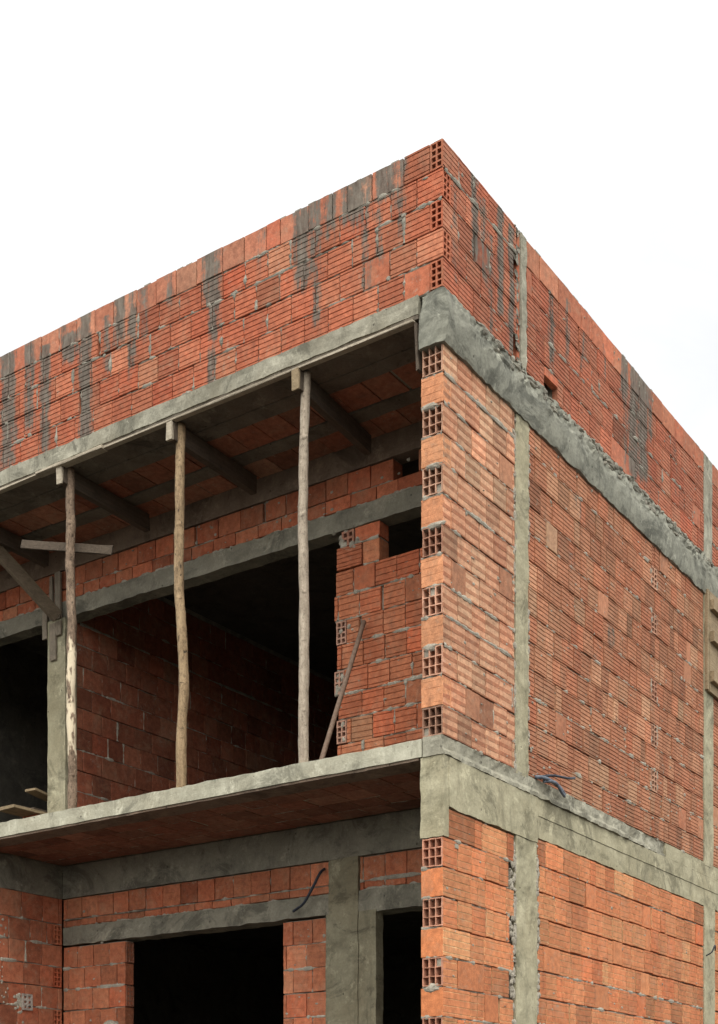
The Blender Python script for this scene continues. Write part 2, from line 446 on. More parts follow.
for r in range(5):
    v0, v1 = BOT + ch * r, BOT + ch * (r + 1)
    hole = r % 2 == 1
    if hole: holes(mb, F, .002, .1, v0 + .008, v1 - .006, 2, 4, shade(DEEP), D=.09, rim=.012, web=.012)
    top = r == 4
    a = .105 if hole else .003
    kw = dict(base=(.345, .115, .062), T=.1, stain=st_side, seg=4, endD=False, n=6, bed=(-.006, .016), head=(-.014, .02), gw=.007, dep=.006)
    e1 = 1.0 if r in (0, 3) else 1.05
    fill(mb, F, a, e1, v0, v1, lengths=(.2,), odd=.02, first_D=.012 if not hole else None, core=(0 if hole else .1, 0), **kw)
    if top:
        fill(mb, F, 1.22, 4.94, v0, v1, **{**kw, 'base': (.38, .13, .068)}, lengths=(.2, .2, .22, .3), kind='smooth')
    else:
        u1 = 1.22
        if r == 0:
            fill(mb, F, 1.22, 1.50, v0, v1, lengths=(.2, .13), odd=.02, **kw)
            fbox(mb, F, 1.49, 1.74, v0 + .07, v1, -.099, -.092, 0, (.12, .04, .02)); u1 = 1.735  # back of the hole coloured dark to deepen its shade
            brick(mb, F, 1.508, 1.73, v0 + .125, v1 - .006, 'groove', shade(DEEP), stain=st_side, n=2)
        fill(mb, F, u1, 4.94, v0, v1, lengths=(.2, .2, .2, .13, .3), odd=.04, u_off=(.1, .14, .2, .08, .1)[r], **kw)
    fill(mb, F, 5.19, 8.1, v0, v1, lengths=(.2, .2, .13), odd=.3 if top else .04, **kw)
fbox(mb, F, 1.0, 1.12, BOT, TOP - .02, -.095, -.075)
for r in range(5):  # rough stub ends and mortar in the slot beside the post
    for _ in range(5): lump(mb, F, 1.06 + rng.gauss(0, .02), BOT + ch * (r + rng.random()), .03, .025, -.02 + .02 * rng.random())
fbox(mb, F, 1.075, 1.115, BOT, TOP - .02, -.09, -.012, 0, (.36, .11, .055))
specks(mb, F, .1, 4.9, BOT, TOP, 60, .014)
for k in range(70):
    u = 8 * rng.random(); fbox(mb, F, u, u + .03 + .09 * rng.random(), TOP - .012, TOP + .002 + .01 * rng.random(), -.09, -.004 - .01 * rng.random())
FB = side(-.012)   # crumbly mortar bead where the parapet sits on the concrete band
for _ in range(170):
    u = .45 + 4.9 * rng.random(); q = rng.random()
    lump(mb, FB, u, 5.655 - .1 * q ** 1.6 + .01 * nz(u * 9, 2, 2), .015 + .09 * rng.random() ** 2, .008 + .022 * rng.random(), .010 + .014 * rng.random(), 1)
tag(mb.build('parapet', BRD, B), 'side parapet wall with dark grout runs')
conc('parapet_post', B, M['roof'], (1.122, 1.206, -.002, .09, BOT - .05, TOP - .005), res=.025, amp=.009, freq=9, label='slim concrete post in the side parapet near the corner')
conc('parapet_post', B, M['roof'], (4.95, 5.18, -.002, .09, BOT - .05, TOP - .01), res=.04, amp=.005, freq=9, label='wide concrete post in the side parapet far from the corner')

# --- roof slab with its front edge, and the lumpy ring beam on the side
conc('roof_slab', B, M['roof'], (-.012, 8.1, .19, 7.2, 5.55, BOT), res=.04, amp=.006, freq=9, fn=lambda p: Vector((.006 * nz(p.y * 5, p.z * 20, 2) if p.x < .1 else 0, 0, .006 * nz(p.y * 4, 1, p.x * 3) if p.z > 5.6 else 0)), skip=())
def band_fn(p):
    z = (p.z - 5.29) / .385; d = Vector((0, 0, 0))
    if p.y < .0:
        lump_ = .05 * math.sin(math.pi * min(1, max(0, z * .95 + .05))) ** .6
        lump_ *= .62 + .35 * math.exp(-(p.x / .5) ** 2) + .15 * nz(p.x * 2.1, 0, 4.)
        f = noise.fractal(p * 11, .9, 2.1, 4); rg = noise.ridged_multi_fractal(p * 7, .8, 2.2, 4, .9, 2.)
        top = min(1, max(0, (z - .45) / .3)); 
        if p.x < .45: top *= .35 + .65 * max(0, (p.x - .1) / .35)
        lump_ += f * .003 + top * (.022 * f - .012 + .05 * max(0, noise.fractal(Vector((p.x * 5, z * 5, 3)), .9, 2.2, 5) - .12))
        if .52 < z < .66 and p.x > .5: lump_ += .01 * nz(p.x * 4, z * 3, 8)
        d.y -= lump_
        if z > .97: d.z += .018 * nz(p.x * 9, 2, 2) + .012 * nz(p.x * 23, 2, 7)
        if z < .03: d.z += .020 * nz(p.x * 5, 5, 2) + .012 * nz(p.x * 17, 5, 2)
    if p.x < .0:
        r = math.hypot((p.y - .09) / .13, max(0, (p.z - 5.42) / .24))
        d.x -= .03 * max(0, 1 - r ** 3) + .006 * nz(p.y * 20, p.z * 20, 1)
        if z > .5 and p.y > .09: d.z -= (p.y - .09) * 1.1 * (z - .5) * 2 * .35
        if p.y > .17: d.y -= .06 * max(0, z - .35) ** 2
    return d
o = conc('ring_beam', B, M['grey'], (-.008, 8.1, -.008, .172, 5.29, 5.668), res=.0225, amp=.0028, freq=12, fn=band_fn, label='grey lumpy concrete band wrapping the corner under the side parapet')

# --- upper side wall: corner pier and the long panel
def gpale(k): return lambda c: tuple(min(.75, x * q) for x, q in zip(c, k))
S0, S1 = 2.682, 5.306; n13 = 13; h13 = (S1 - S0) / n13
mb = MB(); F = side(0.); FL = front(0.)
for r in range(n13):
    v0, v1 = S0 + h13 * r, S0 + h13 * (r + 1); hole = r % 2 == 0
    fill(mb, F, .003, 1.02, v0, v1, base=TAN, T=.175, lengths=(.19,), kind='bands', n=3, gcol=gpale((1.5, 1.85, 2.0)), first_D=.011 if hole else .05,
         core=(.15, 0), endD=False, odd=.05, u_off=.19 if hole else .1, bed=(-.002, .018), head=(-.016, .016), light=.08, dark=.1, freq=7)
    if hole:
        holes(mb, FL, .004, .158, v0 + .006, v1 - .004, 3, 3, shade((.42, .24, .16), .1, .05), D=.12, dw=.002 + rng.random() * .004, rim=.007, web=.007, plugged=.1)
        fbox(mb, FL, .158, .172, v0, v1, -.17, -.02)
        if r in (2, 6, 8, 10): lump(mb, FL, .085 + rng.gauss(0, .02), v1 - .002, .075, .026, .012)
    else:
        brick(mb, FL, .003, .172, v0 + .004, v1 - .004, 'groove', shade((.52, .235, .115), .06, .03), n=4, gw=.006, dep=.001, D=.15, dw=.001)
    ribbon(mb, FL, 'u', .004, .17, v0, .006, -.001, .018, freq=22)
fbox(mb, FL, .16, .172, S0, S1, -1.0, -.14)
for e_ in (1.022, 1.243):
    for _ in range(55): lump(mb, F, e_ + rng.gauss(0, .007), S0 + (S1 - S0) * rng.random(), .006 + .016 * rng.random(), .01 + .03 * rng.random(), .003 + .007 * rng.random())
specks(mb, F, .05, 1., S0, S1, 40, .013)
tag(mb.build('brick_pier', BR, B), 'pale banded brick pier of the upper corner with hollow brick ends')
conc('concrete_column', B, M['olive'], (1.03, 1.235, -.002, .18, S0 - .02, 5.33), res=.03, amp=.007, freq=7, label='narrow upper concrete column beside the corner pier')

mb = MB()
def st_patch(u, v):
    s = 0.
    for c, z, a, b, k in ((2.0, 4.55, .1, .13, .6), (2.75, 4.18, .11, .1, .8), (2.1, 5.0, .12, .2, .5), (1.5, 3.3, .12, .12, .45), (3.0, 3.5, .2, .1, .5), (2.4, 3.9, .1, .1, .5), (4.3, 4.6, .12, .2, .4), (3.3, 4.9, .1, .1, .5)):
        d = math.hypot((u - c) / a, (v - z) / b); s = max(s, k * max(0, min(1, 1.6 - d)))
    return s * .8
for r in range(n13):
    v0, v1 = S0 + h13 * r, S0 + h13 * (r + 1)
    w = .012 * math.sin(r * 1.7)
    kw = dict(base=BROWN, T=.185, kind='groove', n=6, stain=st_patch, bed=(-.012, .026), head=(-.022, .018), gw=.0075, dep=.006, light=.2, dark=.09, odd=.03, hg=.0055, endD=False, dwv=.0022)
    tooth = r in (2, 4, 6, 9, 11)
    fill(mb, F, 1.245, 3.612 if tooth else 3.7, v0, v1, lengths=(.19, .19, .19, .135, .1), u_off=rng.choice((.09, .13, .19)), **kw)
    if tooth:
        holes(mb, F, 3.622, 3.752, v0 + .008, v1 - .006, 2, 4, shade((.38, .19, .12)), D=.15, dw=.001, rim=.012, web=.012, plugged=.12)
        for _ in range(6): lump(mb, F, rng.choice((3.617, 3.757)) + rng.gauss(0, .008), v0 + h13 * rng.random(), .012, .03, .004)
    fill(mb, F, 3.76 if tooth else 3.707, 4.935, v0, v1, lengths=(.19, .19, .135, .1), **kw)
    if r == 12: pass
specks(mb, F, 1.3, 4.9, S0, S1, 170, .012)
specks(mb, F, 1.3, 4.9, S0, S0 + .7, 60, .016)
for _ in range(26): fbox(mb, F, *(lambda u, v: (u, u + .018 + .03 * rng.random(), v, v + .012 + .012 * rng.random()))(1.3 + 3.5 * rng.random(), S0 + h13 * rng.randint(1, 12) - .008), -.03, .002)
tag(mb.build('brick_wall', BR, B), 'long upper brick panel of the side wall')
conc('concrete_column', B, M['olive'], (4.945, 5.2, -.006, .18, S0 - .03, 5.33), res=.04, amp=.006, freq=7, label='upper concrete column at the far end of the side wall')
mb = MB()
for r in range(n13):
    v0, v1 = S0 + h13 * r, S0 + h13 * (r + 1)
    fill(mb, F, 5.21, 8.1, v0, v1, base=BROWN, T=.185, lengths=(.19,), n=6, bed=(-.01, .024), endD=False)
tag(mb.build('brick_wall', BR, B), 'upper brick panel beyond the far column')

# --- balcony slab (runs through the whole floor) and the beams under it on the side
def slab_fn(p):
    d = Vector((0, 0, 0))
    if p.x < .02 and p.z > 2.6: d.z += .006 * nz(p.y * 7, 3, 1) + .004 * nz(p.y * 21, 3, 1)
    if p.x < .02: d.x += .006 * nz(p.y * 4, p.z * 9, 1)
    if p.y < .0:
        f = noise.fractal(p * 9, .9, 2.1, 4)
        d.y += .018 * f - .012 * math.exp(-((p.x - 2.0) / .9) ** 2) + .018 * max(0, p.x - 3.0)
        if p.z > 2.6: d.z -= .035 * max(0, p.x - 3.0) - .012 * nz(p.x * 5, 2, 2)
        if p.z > 2.6: d.z += .008 * f; d.y += .016 + .014 * nz(p.x * 8, 1, 4)
        if p.z < 2.57: d.z += .008 * nz(p.x * 7, 1, 4)
    return d
conc('balcony_slab', B, M['light'], (-.012, 8.1, .16, 7.2, 2.557, 2.678), res=.05, amp=.004, freq=7, fn=slab_fn, label='pale balcony slab edge across the front')
conc('slab_edge', B, M['roof'], (-.014, 3.95, -.012, .15, 2.553, 2.684), res=.025, amp=.004, freq=9, fn=slab_fn, label='rough grey slab edge returning along the side')
conc('slab_edge', B, M['olive'], (3.955, 8.1, -.002, .15, 2.553, 2.68), res=.04, amp=.003, freq=9)
def beam_fn(p):
    return Vector((0, 0, .010 * nz(p.x * 6, 1, 4) + .006 * nz(p.x * 19, 2, 2) if p.z < 2.3 else 0))
conc('floor_beam', B, M['olive'], (.066, 1.375, -.010, .18, 2.21, 2.551), res=.03, amp=.003, freq=6, fn=beam_fn, label='deep pale concrete beam end beside the corner')
conc('floor_beam', B, M['olive'], (1.379, 8.1, .002, .18, 2.255, 2.418), (1.379, 8.1, -.003, .18, 2.421, 2.551), res=.03, amp=.003, freq=6, fn=beam_fn, label='long concrete beam along the side under the slab')
conc('corner_block', B, M['olive'], (-.006, .064, -.007, .174, 2.01, 2.552), res=.025, amp=.004, freq=9, fn=lambda p: Vector((0, .012 * nz(p.z * 9, 2, 3), 0)) if p.y > .15 else Vector((0, 0, .01 * nz(p.y * 20, 1, 1) if p.z < 2.05 else 0)))

# --- lower side wall
G0 = -1.6
mb = MB()
pale = gpale((1.2, 1.9, 2.3))
LC = .2
for r in range(19):
    v1 = 2.205 - LC * r; v0 = v1 - LC
    a = .068 if r == 0 else .003
    hole = r % 2 == 1
    kw = dict(base=LOWER, T=.175, lengths=(.19, .19, .1, .36), n=4, gcol=pale, gw=.007, dep=.003, odd=.12, light=.03, dark=.13, bed=(-.016, .026) if r in (1, 2, 3) else (-.002, .018), head=(-.025, .016), endD=False, freq=7)
    fill(mb, F, a, .93 if r % 2 else 1.005, v0, v1, u_off=.19 if hole else .36, first_D=.011 if hole else .05, core=(.15 if r else .02, 0), **kw)
    if r:
        if hole: holes(mb, FL, .004, .158, v0 + .006, v1 - .004, 3, 3, shade((.45, .23, .15), .1, .05), D=.12, dw=.002 + rng.random() * .004, rim=.007, web=.007, plugged=.08); fbox(mb, FL, .158, .172, v0, v1, -.17, -.02)
        else: brick(mb, FL, .003, .172, v0 + .005, v1 - .005, 'smooth', shade((.54, .19, .075), .05, .03), D=.15, dw=.001)
        ribbon(mb, FL, 'u', .004, .17, v0, .007, .0, .018, freq=22)
        if r in (6, 10): lump(mb, FL, .085, v1 - .01, .07, .03, .012)
    if r % 2: 
        for _ in range(9): lump(mb, F, .97 + rng.gauss(0, .018), v0 + .2 * rng.random(), .02, .025, .004 + .008 * rng.random())
fbox(mb, F, .93, 1.03, G0, 2.2, -.17, -.035)
fbox(mb, FL, .16, .172, G0, 2.0, -1.0, -.14)
fbox(mb, F, .155, .20, 1.955, 1.985, -.03, .004, 1)
for e_ in (1.018, 1.386):
    for _ in range(60): lump(mb, F, e_ + rng.gauss(0, .01), .4 + 1.8 * rng.random(), .008 + .02 * rng.random(), .01 + .03 * rng.random(), .003 + .008 * rng.random())
specks(mb, F, .05, 1., .5, 2.2, 30, .013)
tag(mb.build('brick_pier', BR, B), 'bright orange brick pier of the lower corner with hollow brick ends')
conc('concrete_column', B, M['olive'], (1.035, 1.375, -.003, .18, G0, 2.206), res=.035, amp=.007, freq=6, label='wide lower concrete column beside the corner pier')
mb = MB()
for r in range(19):
    v1 = 2.25 - LC * r; v0 = v1 - LC
    kw = dict(base=LOWER, T=.185, n=4, gcol=pale, gw=.007, dep=.003, odd=.06, light=.05, dark=.14, hg=.0065, bed=(-.03, .012) if r in (1, 2, 3) else (-.006, .022), head=(-.027, .02), endD=False, freq=6)
    fill(mb, F, 1.43 if r % 2 else 1.39, 4.935, v0, v1, lengths=(.19, .19, .1, .28), u_off=rng.choice((.09, .19, .14)), **kw)
    fill(mb, F, 5.21, 8.1, v0, v1, lengths=(.19, .1), **kw)
    if r > 2 and r % 2: 
        for _ in range(6): lump(mb, F, 1.405 + rng.gauss(0, .012), v0 + .2 * rng.random(), .02, .025, .006)
specks(mb, F, 1.4, 4.9, .5, 2.2, 60, .013)
tag(mb.build('brick_wall', BR, B), 'lower orange brick panel of the side wall with dark open joints')
conc('concrete_column', B, M['olive'], (4.945, 5.25, -.006, .18, G0, 2.253), res=.05, amp=.006, freq=6, label='lower concrete column at the far end of the side wall')

# --- upper back wall of the balcony
XB = 1.14
F = front(XB)
mb = MB()
rows = [2.682, 2.768] + [2.768 + .2 * k for k in range(1, 10)]
for r in range(len(rows) - 1):
    v0, v1 = rows[r], rows[r + 1]
    edge = 1.686 + rng.gauss(0, .012)
    hole = r in (1, 3, 7) or r == 5
    e = edge - (.1 if hole else 0)
    fill(mb, F, .19, e, v0, v1, base=(.39, .125, .058), T=.14, lengths=(.2,), n=4 if r else 2, u_off=rng.choice((.07, .1, .2, .15)) if r % 2 else .2, bed=(.0, .018), head=(-.008, .02), dark=.12, odd=.03)
    if hole:
        holes(mb, F, e + .006, edge, v0 + .008, v1 - .006, 2, 4, (.36, .2, .14), D=.12, rim=.012, web=.012, plugged=.9 if r == 5 else 0)
        for _ in range(7 if r == 5 else 2): lump(mb, F, e + .05 + rng.gauss(0, .03), v0 + .2 * rng.random(), .02, .025, .006)
v = rows[-1]
fill(mb, F, 1.265, 1.42, v, v + .185, base=(.5, .17, .08), T=.14, kind='groove', n=3, dep=.002, bed=(.0, .018))
brick(mb, F, 1.435, 1.675, v + .006, v + .18, 'groove', shade(INNER), n=5, D=.1, dw=.006)
fbox(mb, F, 1.43, 1.67, v, v + .185, -.14, -.04)
fill(mb, F, 1.265, 1.5, v + .19, 4.885, base=(.5, .15, .07), T=.14, kind='smooth', lengths=(.3,), bed=(.002, .016))
holes(mb, F, 1.51, 1.63, v + .19, 4.88, 2, 2, (.3, .14, .09), D=.12, rim=.02, web=.02)
for _ in range(16): lump(mb, F, 1.58 + rng.gauss(0, .06), v + .25 + rng.gauss(0, .06), .025, .022, .008)
specks(mb, F, .2, 1.65, 2.7, 4.5, 40, .012)
tag(mb.build('brick_pier', BR, B), 'brick pier at the back of the balcony with a small opening above it')
def lint_fn(p):
    return Vector((.010 * noise.fractal(p * 8, .9, 2.1, 4) if p.x < 1.2 else 0, 0, .009 * nz(p.y * 8, 1, p.z * 5)))
conc('lintel', B, M['dull'], (XB - .012, XB + .14, .19, 7.1, 4.885, 5.045), res=.03, amp=.004, freq=8, fn=lint_fn, label='upper concrete lintel across the back of the balcony')
mb = MB()
fill(mb, F, .19, 7.1, 5.05, 5.165, base=INNER, T=.14, lengths=(.2, .24), kind='smooth', bed=(.004, .022), head=(-.016, .018))
fill(mb, F, .19, .9, 5.165, 5.34, base=INNER, T=.14, lengths=(.22,), kind='smooth', bed=(-.014, .018), head=(-.02, .016))
fill(mb, F, 1.136, 7.1, 5.165, 5.34, base=INNER, T=.14, lengths=(.21, .24, .19), kind='smooth', bed=(-.014, .018), head=(-.02, .018), dark=.2)
specks(mb, F, .9, 5, 5.06, 5.34, 40, .014)
tag(mb.build('brick_wall', BR, B), 'two courses of dull brick above the upper lintel')
conc('ceiling_beam', B, M['brown'], (XB - .006, XB + .14, .19, 7.1, 5.345, 5.548), res=.05, amp=.004, freq=6)
conc('concrete_column', B, M['olive'], (XB - .03, XB + .115, 4.785, 5.025, 2.67, 4.884), res=.035, amp=.005, freq=7, label='balcony column between the two dark rooms')

# soffit of the balcony ceiling: ribs with clay blocks between them
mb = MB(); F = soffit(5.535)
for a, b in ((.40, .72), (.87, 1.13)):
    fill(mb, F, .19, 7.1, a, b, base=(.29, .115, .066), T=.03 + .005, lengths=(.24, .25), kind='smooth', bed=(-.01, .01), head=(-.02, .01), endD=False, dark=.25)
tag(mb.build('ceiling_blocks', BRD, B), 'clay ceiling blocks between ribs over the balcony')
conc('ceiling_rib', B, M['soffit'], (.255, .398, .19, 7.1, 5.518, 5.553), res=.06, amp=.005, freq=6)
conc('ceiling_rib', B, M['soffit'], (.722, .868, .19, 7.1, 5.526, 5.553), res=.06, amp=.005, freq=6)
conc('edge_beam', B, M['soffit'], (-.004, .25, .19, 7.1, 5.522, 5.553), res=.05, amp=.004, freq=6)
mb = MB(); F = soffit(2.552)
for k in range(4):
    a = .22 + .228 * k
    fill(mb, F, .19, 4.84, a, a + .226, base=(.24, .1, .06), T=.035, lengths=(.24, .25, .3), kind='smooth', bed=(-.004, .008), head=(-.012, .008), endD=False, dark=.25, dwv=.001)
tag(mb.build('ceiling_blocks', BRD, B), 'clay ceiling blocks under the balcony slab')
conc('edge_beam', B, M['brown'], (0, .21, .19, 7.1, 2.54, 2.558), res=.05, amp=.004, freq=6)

# partition between the upper rooms
mb = MB(); F = side(4.79)
for r in range(14):
    v0 = 2.682 + .2 * r
    fill(mb, F, 1.262 if r < 11 else 1.29, 7.9, v0, v0 + .2, base=(.25, .08, .042), T=.12, lengths=(.24, .2, .24), kind='smooth', u_off=(.08, .2)[r % 2], bed=(-.004, .012), head=(-.01, .012), odd=.0, dark=.15, endD=False, hg=.004)
fbox(mb, F, 1.29, 7.9, 5.478, 5.535, -.12, -.01)
tag(mb.build('partition_wall', BR, B), 'brick partition running back into the upper room')
mb = MB()
fill_rows = [(G0 + .2 * k, G0 + .2 * (k + 1)) for k in range(19)]
F = side(4.85)
for k, (v0, v1) in enumerate(fill_rows):
    if v0 > 2.1: break
    if v1 > 2.15: v1 = 2.243
    fill(mb, F, .0, 1.02 if k % 2 else 1.132, v0, v1, base=(.34, .11, .055), T=.2, lengths=(.24, .19), kind='smooth', bed=(.002, .018), head=(-.012, .016), dark=.15, endD=k < 18)
    if k % 2: holes(mb, F, 1.03, 1.13, v0 + .008, v1 - .006, 2, 4, shade(INNER), D=.12, dw=-.004, rim=.012, web=.012)
holes(mb, F, .64, .76, 1.16, 1.31, 2, 3, (.3, .26, .22), D=.04, dw=.012, rim=.02, web=.02)
for _ in range(26): lump(mb, F, .61 + rng.gauss(0, .025), 1.235 + rng.gauss(0, .05), .02, .018, .004)
for _ in range(70): lump(mb, F, .3 + rng.random() ** 2 * .2, 1.2 + .8 * rng.random(), .006 + .02 * rng.random(), .006 + .012 * rng.random(), .003)
tag(mb.build('side_wall', BR, B), 'brick side wall of the ground floor porch')
conc('porch_beam', B, M['dull'], (.0, 1.13, 4.845, 5.05, 2.24, 2.548), res=.05, amp=.004, freq=6)

# ground floor back wall
F = front(XB); mb = MB()
def glay(u0, u1, v0, v1, T=.19, **k): fill(mb, F, u0, u1, v0, v1, base=(.38, .125, .06), T=T, lengths=(.19, .2), kind='groove', n=4, gw=.004, dep=.0015, bed=(-.004, .02), head=(-.018, .02), dark=.14, **k)
glay(1.75, 4.84, 2.045, 2.24); glay(.19, 1.45, 2.045, 2.24)
glay(1.75, 4.84, 1.972, 2.04); glay(.19, 1.45, 1.972, 2.04)
k = 0; v1 = 1.785
while v1 > G0 + .05:
    v0 = max(G0, v1 - .2)
    glay(1.78, 2.225, v0, v1, u_off=(.14, .2)[k % 2]); glay(4.04, 4.84, v0, v1, T=.115, u_off=(.2, .1)[k % 2])
    FR = side(4.036)
    if k % 2 == 0: holes(mb, FR, XB + .012, XB + .108, v0 + .01, v1 - .008, 2, 4, (.24, .1, .06), D=.05, dw=.003, rim=.014, web=.014)
    v1 = v0; k += 1
for q in range(7): lump(mb, F, 4.17 + rng.gauss(0, .04), 1.03 + rng.gauss(0, .012), .05, .03, .05)
specks(mb, F, 1.8, 2.2, .5, 1.8, 24, .016)
specks(mb, F, 3.95, 4.8, .5, 2.2, 24, .014)
tag(mb.build('brick_wall', BR, B), 'ground floor brick wall around the dark doorways')
conc('porch_beam', B, M['dull'], (XB - .01, XB + .2, .19, 4.84, 2.245, 2.545), res=.05, amp=.004, freq=6)
conc('lintel', B, M['dull'], (XB - .014, XB + .19, .19, 1.452, 1.79, 1.968), (XB - .014, XB + .19, 1.748, 4.83, 1.803, 1.968), res=.03, amp=.005, freq=7, fn=lint_fn, label='lower concrete lintel over the ground floor doorways')
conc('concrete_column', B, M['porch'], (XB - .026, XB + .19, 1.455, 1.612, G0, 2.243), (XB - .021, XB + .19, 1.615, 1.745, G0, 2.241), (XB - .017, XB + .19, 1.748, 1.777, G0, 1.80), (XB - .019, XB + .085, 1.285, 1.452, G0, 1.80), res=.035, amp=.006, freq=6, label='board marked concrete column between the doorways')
mb = MB()
fbox(mb, F, 5.06, 7.1, G0, 2.54, -.19, -.0, 0, INNER)
mb.build('infill_wall', BR, B)
# the far sides of the house
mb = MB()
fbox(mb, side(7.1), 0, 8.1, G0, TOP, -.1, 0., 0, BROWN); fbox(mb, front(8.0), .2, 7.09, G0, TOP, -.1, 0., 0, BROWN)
mb.build('rear_wall', [M['room_shade']], B)
conc('ceiling_shade_sheet', B, M['room_shade'], (1.29, 7.98, .2, 7.095, 5.53, 5.545), res=.5, amp=.0)  # dark sheet added below the slab to deepen the upper rooms' shade
conc('bounce_damping_sheet', B, M['dark_floor'], (.12, 7.9, .2, 7.0, 2.66, 2.685), res=.3, amp=.001)  # unseen dark sheet added to cut light bouncing up to the ceiling
conc('ceiling_shade_sheet', B, M['room_shade'], (1.35, 7.98, .2, 7.095, 2.53, 2.55), res=.5, amp=.0)  # matching dark sheet added for the ground floor rooms' shade
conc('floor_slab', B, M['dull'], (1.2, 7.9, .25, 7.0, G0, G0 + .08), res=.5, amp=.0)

# ================================================================= timber props and loose things
def tube(path, rad, n=12, rough=.06, seed=0., cap=True):
    mb = MB(); rows = []
    pts = [Vector(p) for p in path]; 
    for i, p in enumerate(pts):
        t = (pts[min(i + 1, len(pts) - 1)] - pts[max(i - 1, 0)]).normalized()
        a = t.cross(Vector((0.31, .95, .05))).normalized() if abs(t.y) < .9 else t.cross(Vector((1, 0, 0))).normalized(); b = t.cross(a)
        r0 = rad[i] if isinstance(rad, (list, tuple)) else rad
        row = []
        for k in range(n):
            th = 2 * math.pi * k / n; d = a * math.cos(th) + b * math.sin(th)
            r = r0 * (1 + rough * nz(d.x * 1.5 + seed, d.y * 1.5, p.z * 5 + p.x * 3) * 2 + rough * nz(d.x * 4, d.y * 4 + seed, p.z * 16 + p.y * 9))
            row.append(mb.vert(p + d * r))
        rows.append(row)
    for i in range(len(rows) - 1):
        for k in range(n): l = (k + 1) % n; mb.face((rows[i][k], rows[i][l], rows[i + 1][l], rows[i + 1][k]))
    if cap: mb.face(rows[0][::-1]); mb.face(rows[-1])
    return mb

def smoothpath(ctrl, n):
    out = []; m = len(ctrl) - 1
    for i in range(n + 1):
        s = i / n * m; k = min(int(s), m - 1); f = s - k
        P = [Vector(ctrl[max(0, min(m, k + q))]) for q in (-1, 0, 1, 2)]
        out.append(.5 * ((2 * P[1]) + (P[2] - P[0]) * f + (2 * P[0] - 5 * P[1] + 4 * P[2] - P[3]) * f * f + (3 * P[1] - P[0] - 3 * P[2] + P[3]) * f ** 3))
    return out

def prop(ctrl, r0, r1, m, label, seed, rough):
    n = 70; path = smoothpath(ctrl, n)
    mb = tube(path, [r0 + (r1 - r0) * i / n for i in range(n + 1)], 14, rough, seed)
    for i in (11, 23, 31, 44, 57):   # knots and branch stubs
        p = path[i]; th = math.pi * (1 + .6 * nz(i, seed, 3)); d = Vector((math.cos(th) * .8, -.6 + .5 * nz(i * 3, seed), .1)).normalized()
        F = Frame(p + d * r0 * .86, d.orthogonal(), d.cross(d.orthogonal()), d)
        lump(mb, F, 0, 0, .017, .02, .008, 0)
    o = mb.build('timber_prop', m, None, tuple(ctrl[0]), True)
    return tag(o, label, 'prop', 'tree trunk props holding up the balcony ceiling')
zb, zt = 2.681, 5.515
prop([(.075, 1.215, zb), (.072, 1.214, 3.2), (.075, 1.211, 3.8), (.072, 1.220, 4.4), (.075, 1.212, 5.0), (.075, 1.19, zt)], .038, .033, M['pale_wood'],
     'pale grey straight timber prop, nearest the corner pier', 1., .09)
prop([(.075, 2.395, zb), (.07, 2.39, 3.1), (.075, 2.37, 3.5), (.07, 2.385, 3.9), (.08, 2.425, 4.25), (.075, 2.415, 4.8), (.075, 2.405, zt)], .041, .036, M['yellow_wood'],
     'crooked yellowish timber prop with dark knots, between two others', 5., .12)
prop([(.075, 3.60, zb), (.075, 3.595, 3.0), (.072, 3.607, 3.6), (.077, 3.604, 4.2), (.075, 3.62, 4.7), (.075, 3.615, 5.1), (.075, 3.62, zt)], .037, .036, M['bark'],
     'dark bark covered timber prop with a peeled white patch', 9., .18)

def plankbox(mb, A, Bp, up, wd, th, bend=.0, seg=6, m=0):
    """a sawn board from A to Bp; wd across, th along 'up'"""
    A, Bp = Vector(A), Vector(Bp); d = (Bp - A).normalized(); up = Vector(up); sd = d.cross(up).normalized(); up = sd.cross(d).normalized()
    prev = None; rows = []
    for i in range(seg + 1):
        f = i / seg; p = A + (Bp - A) * f + up * bend * math.sin(math.pi * f); j = lambda: rng.gauss(0, .0012)
        c = .003
        pr = [(-wd / 2 + c, -th / 2), (wd / 2 - c, -th / 2), (wd / 2, -th / 2 + c), (wd / 2, th / 2 - c), (wd / 2 - c, th / 2), (-wd / 2 + c, th / 2), (-wd / 2, th / 2 - c), (-wd / 2, -th / 2 + c)]
        rows.append([mb.vert(p + sd * (a + j()) + up * (b + j()) + (d * rng.gauss(0, .003) if i in (0, seg) else Vector())) for a, b in pr])
    for i in range(seg):
        for k in range(8): l = (k + 1) % 8; mb.face((rows[i][k], rows[i][l], rows[i + 1][l], rows[i + 1][k]), m)
    mb.face(rows[0][::-1], m); mb.face(rows[-1], m)

def board(name, A, Bp, up, wd, th, m, label, cat, group=None, bend=0.):
    mb = MB(); plankbox(mb, A, Bp, up, wd, th, bend)
    o = mb.build(name, m, None, tuple((Vector(A) + Vector(Bp)) / 2)); return tag(o, label, cat, group)

G = 'joists under the balcony ceiling'
for t, lab in ((1.215, 'timber joist on top of the pale grey prop'), (2.43, 'timber joist on top of the crooked yellowish prop'),
               (3.64, 'timber joist on top of the dark bark covered prop'), (4.93, 'dark timber joist at the left, above the diagonal brace')):
    o = board('timber_joist', (-.006, t, 5.44), (1.03, t + (.085 if t < 2 else .02), 5.437), (0, 0, 1), .06, .145, M['plank_dark'], lab, 'joist', G)
    e = MB(); plankbox(e, (-.024, t + .004, 5.435), (-.008, t + .004, 5.435), (0, 0, 1), .062, .15, 0, 1)
    tag(e.build('end_block', M['plank_pale'] if t > 2 else M['plywood'], o, (-.016, t, 5.435)), 'pale end block')
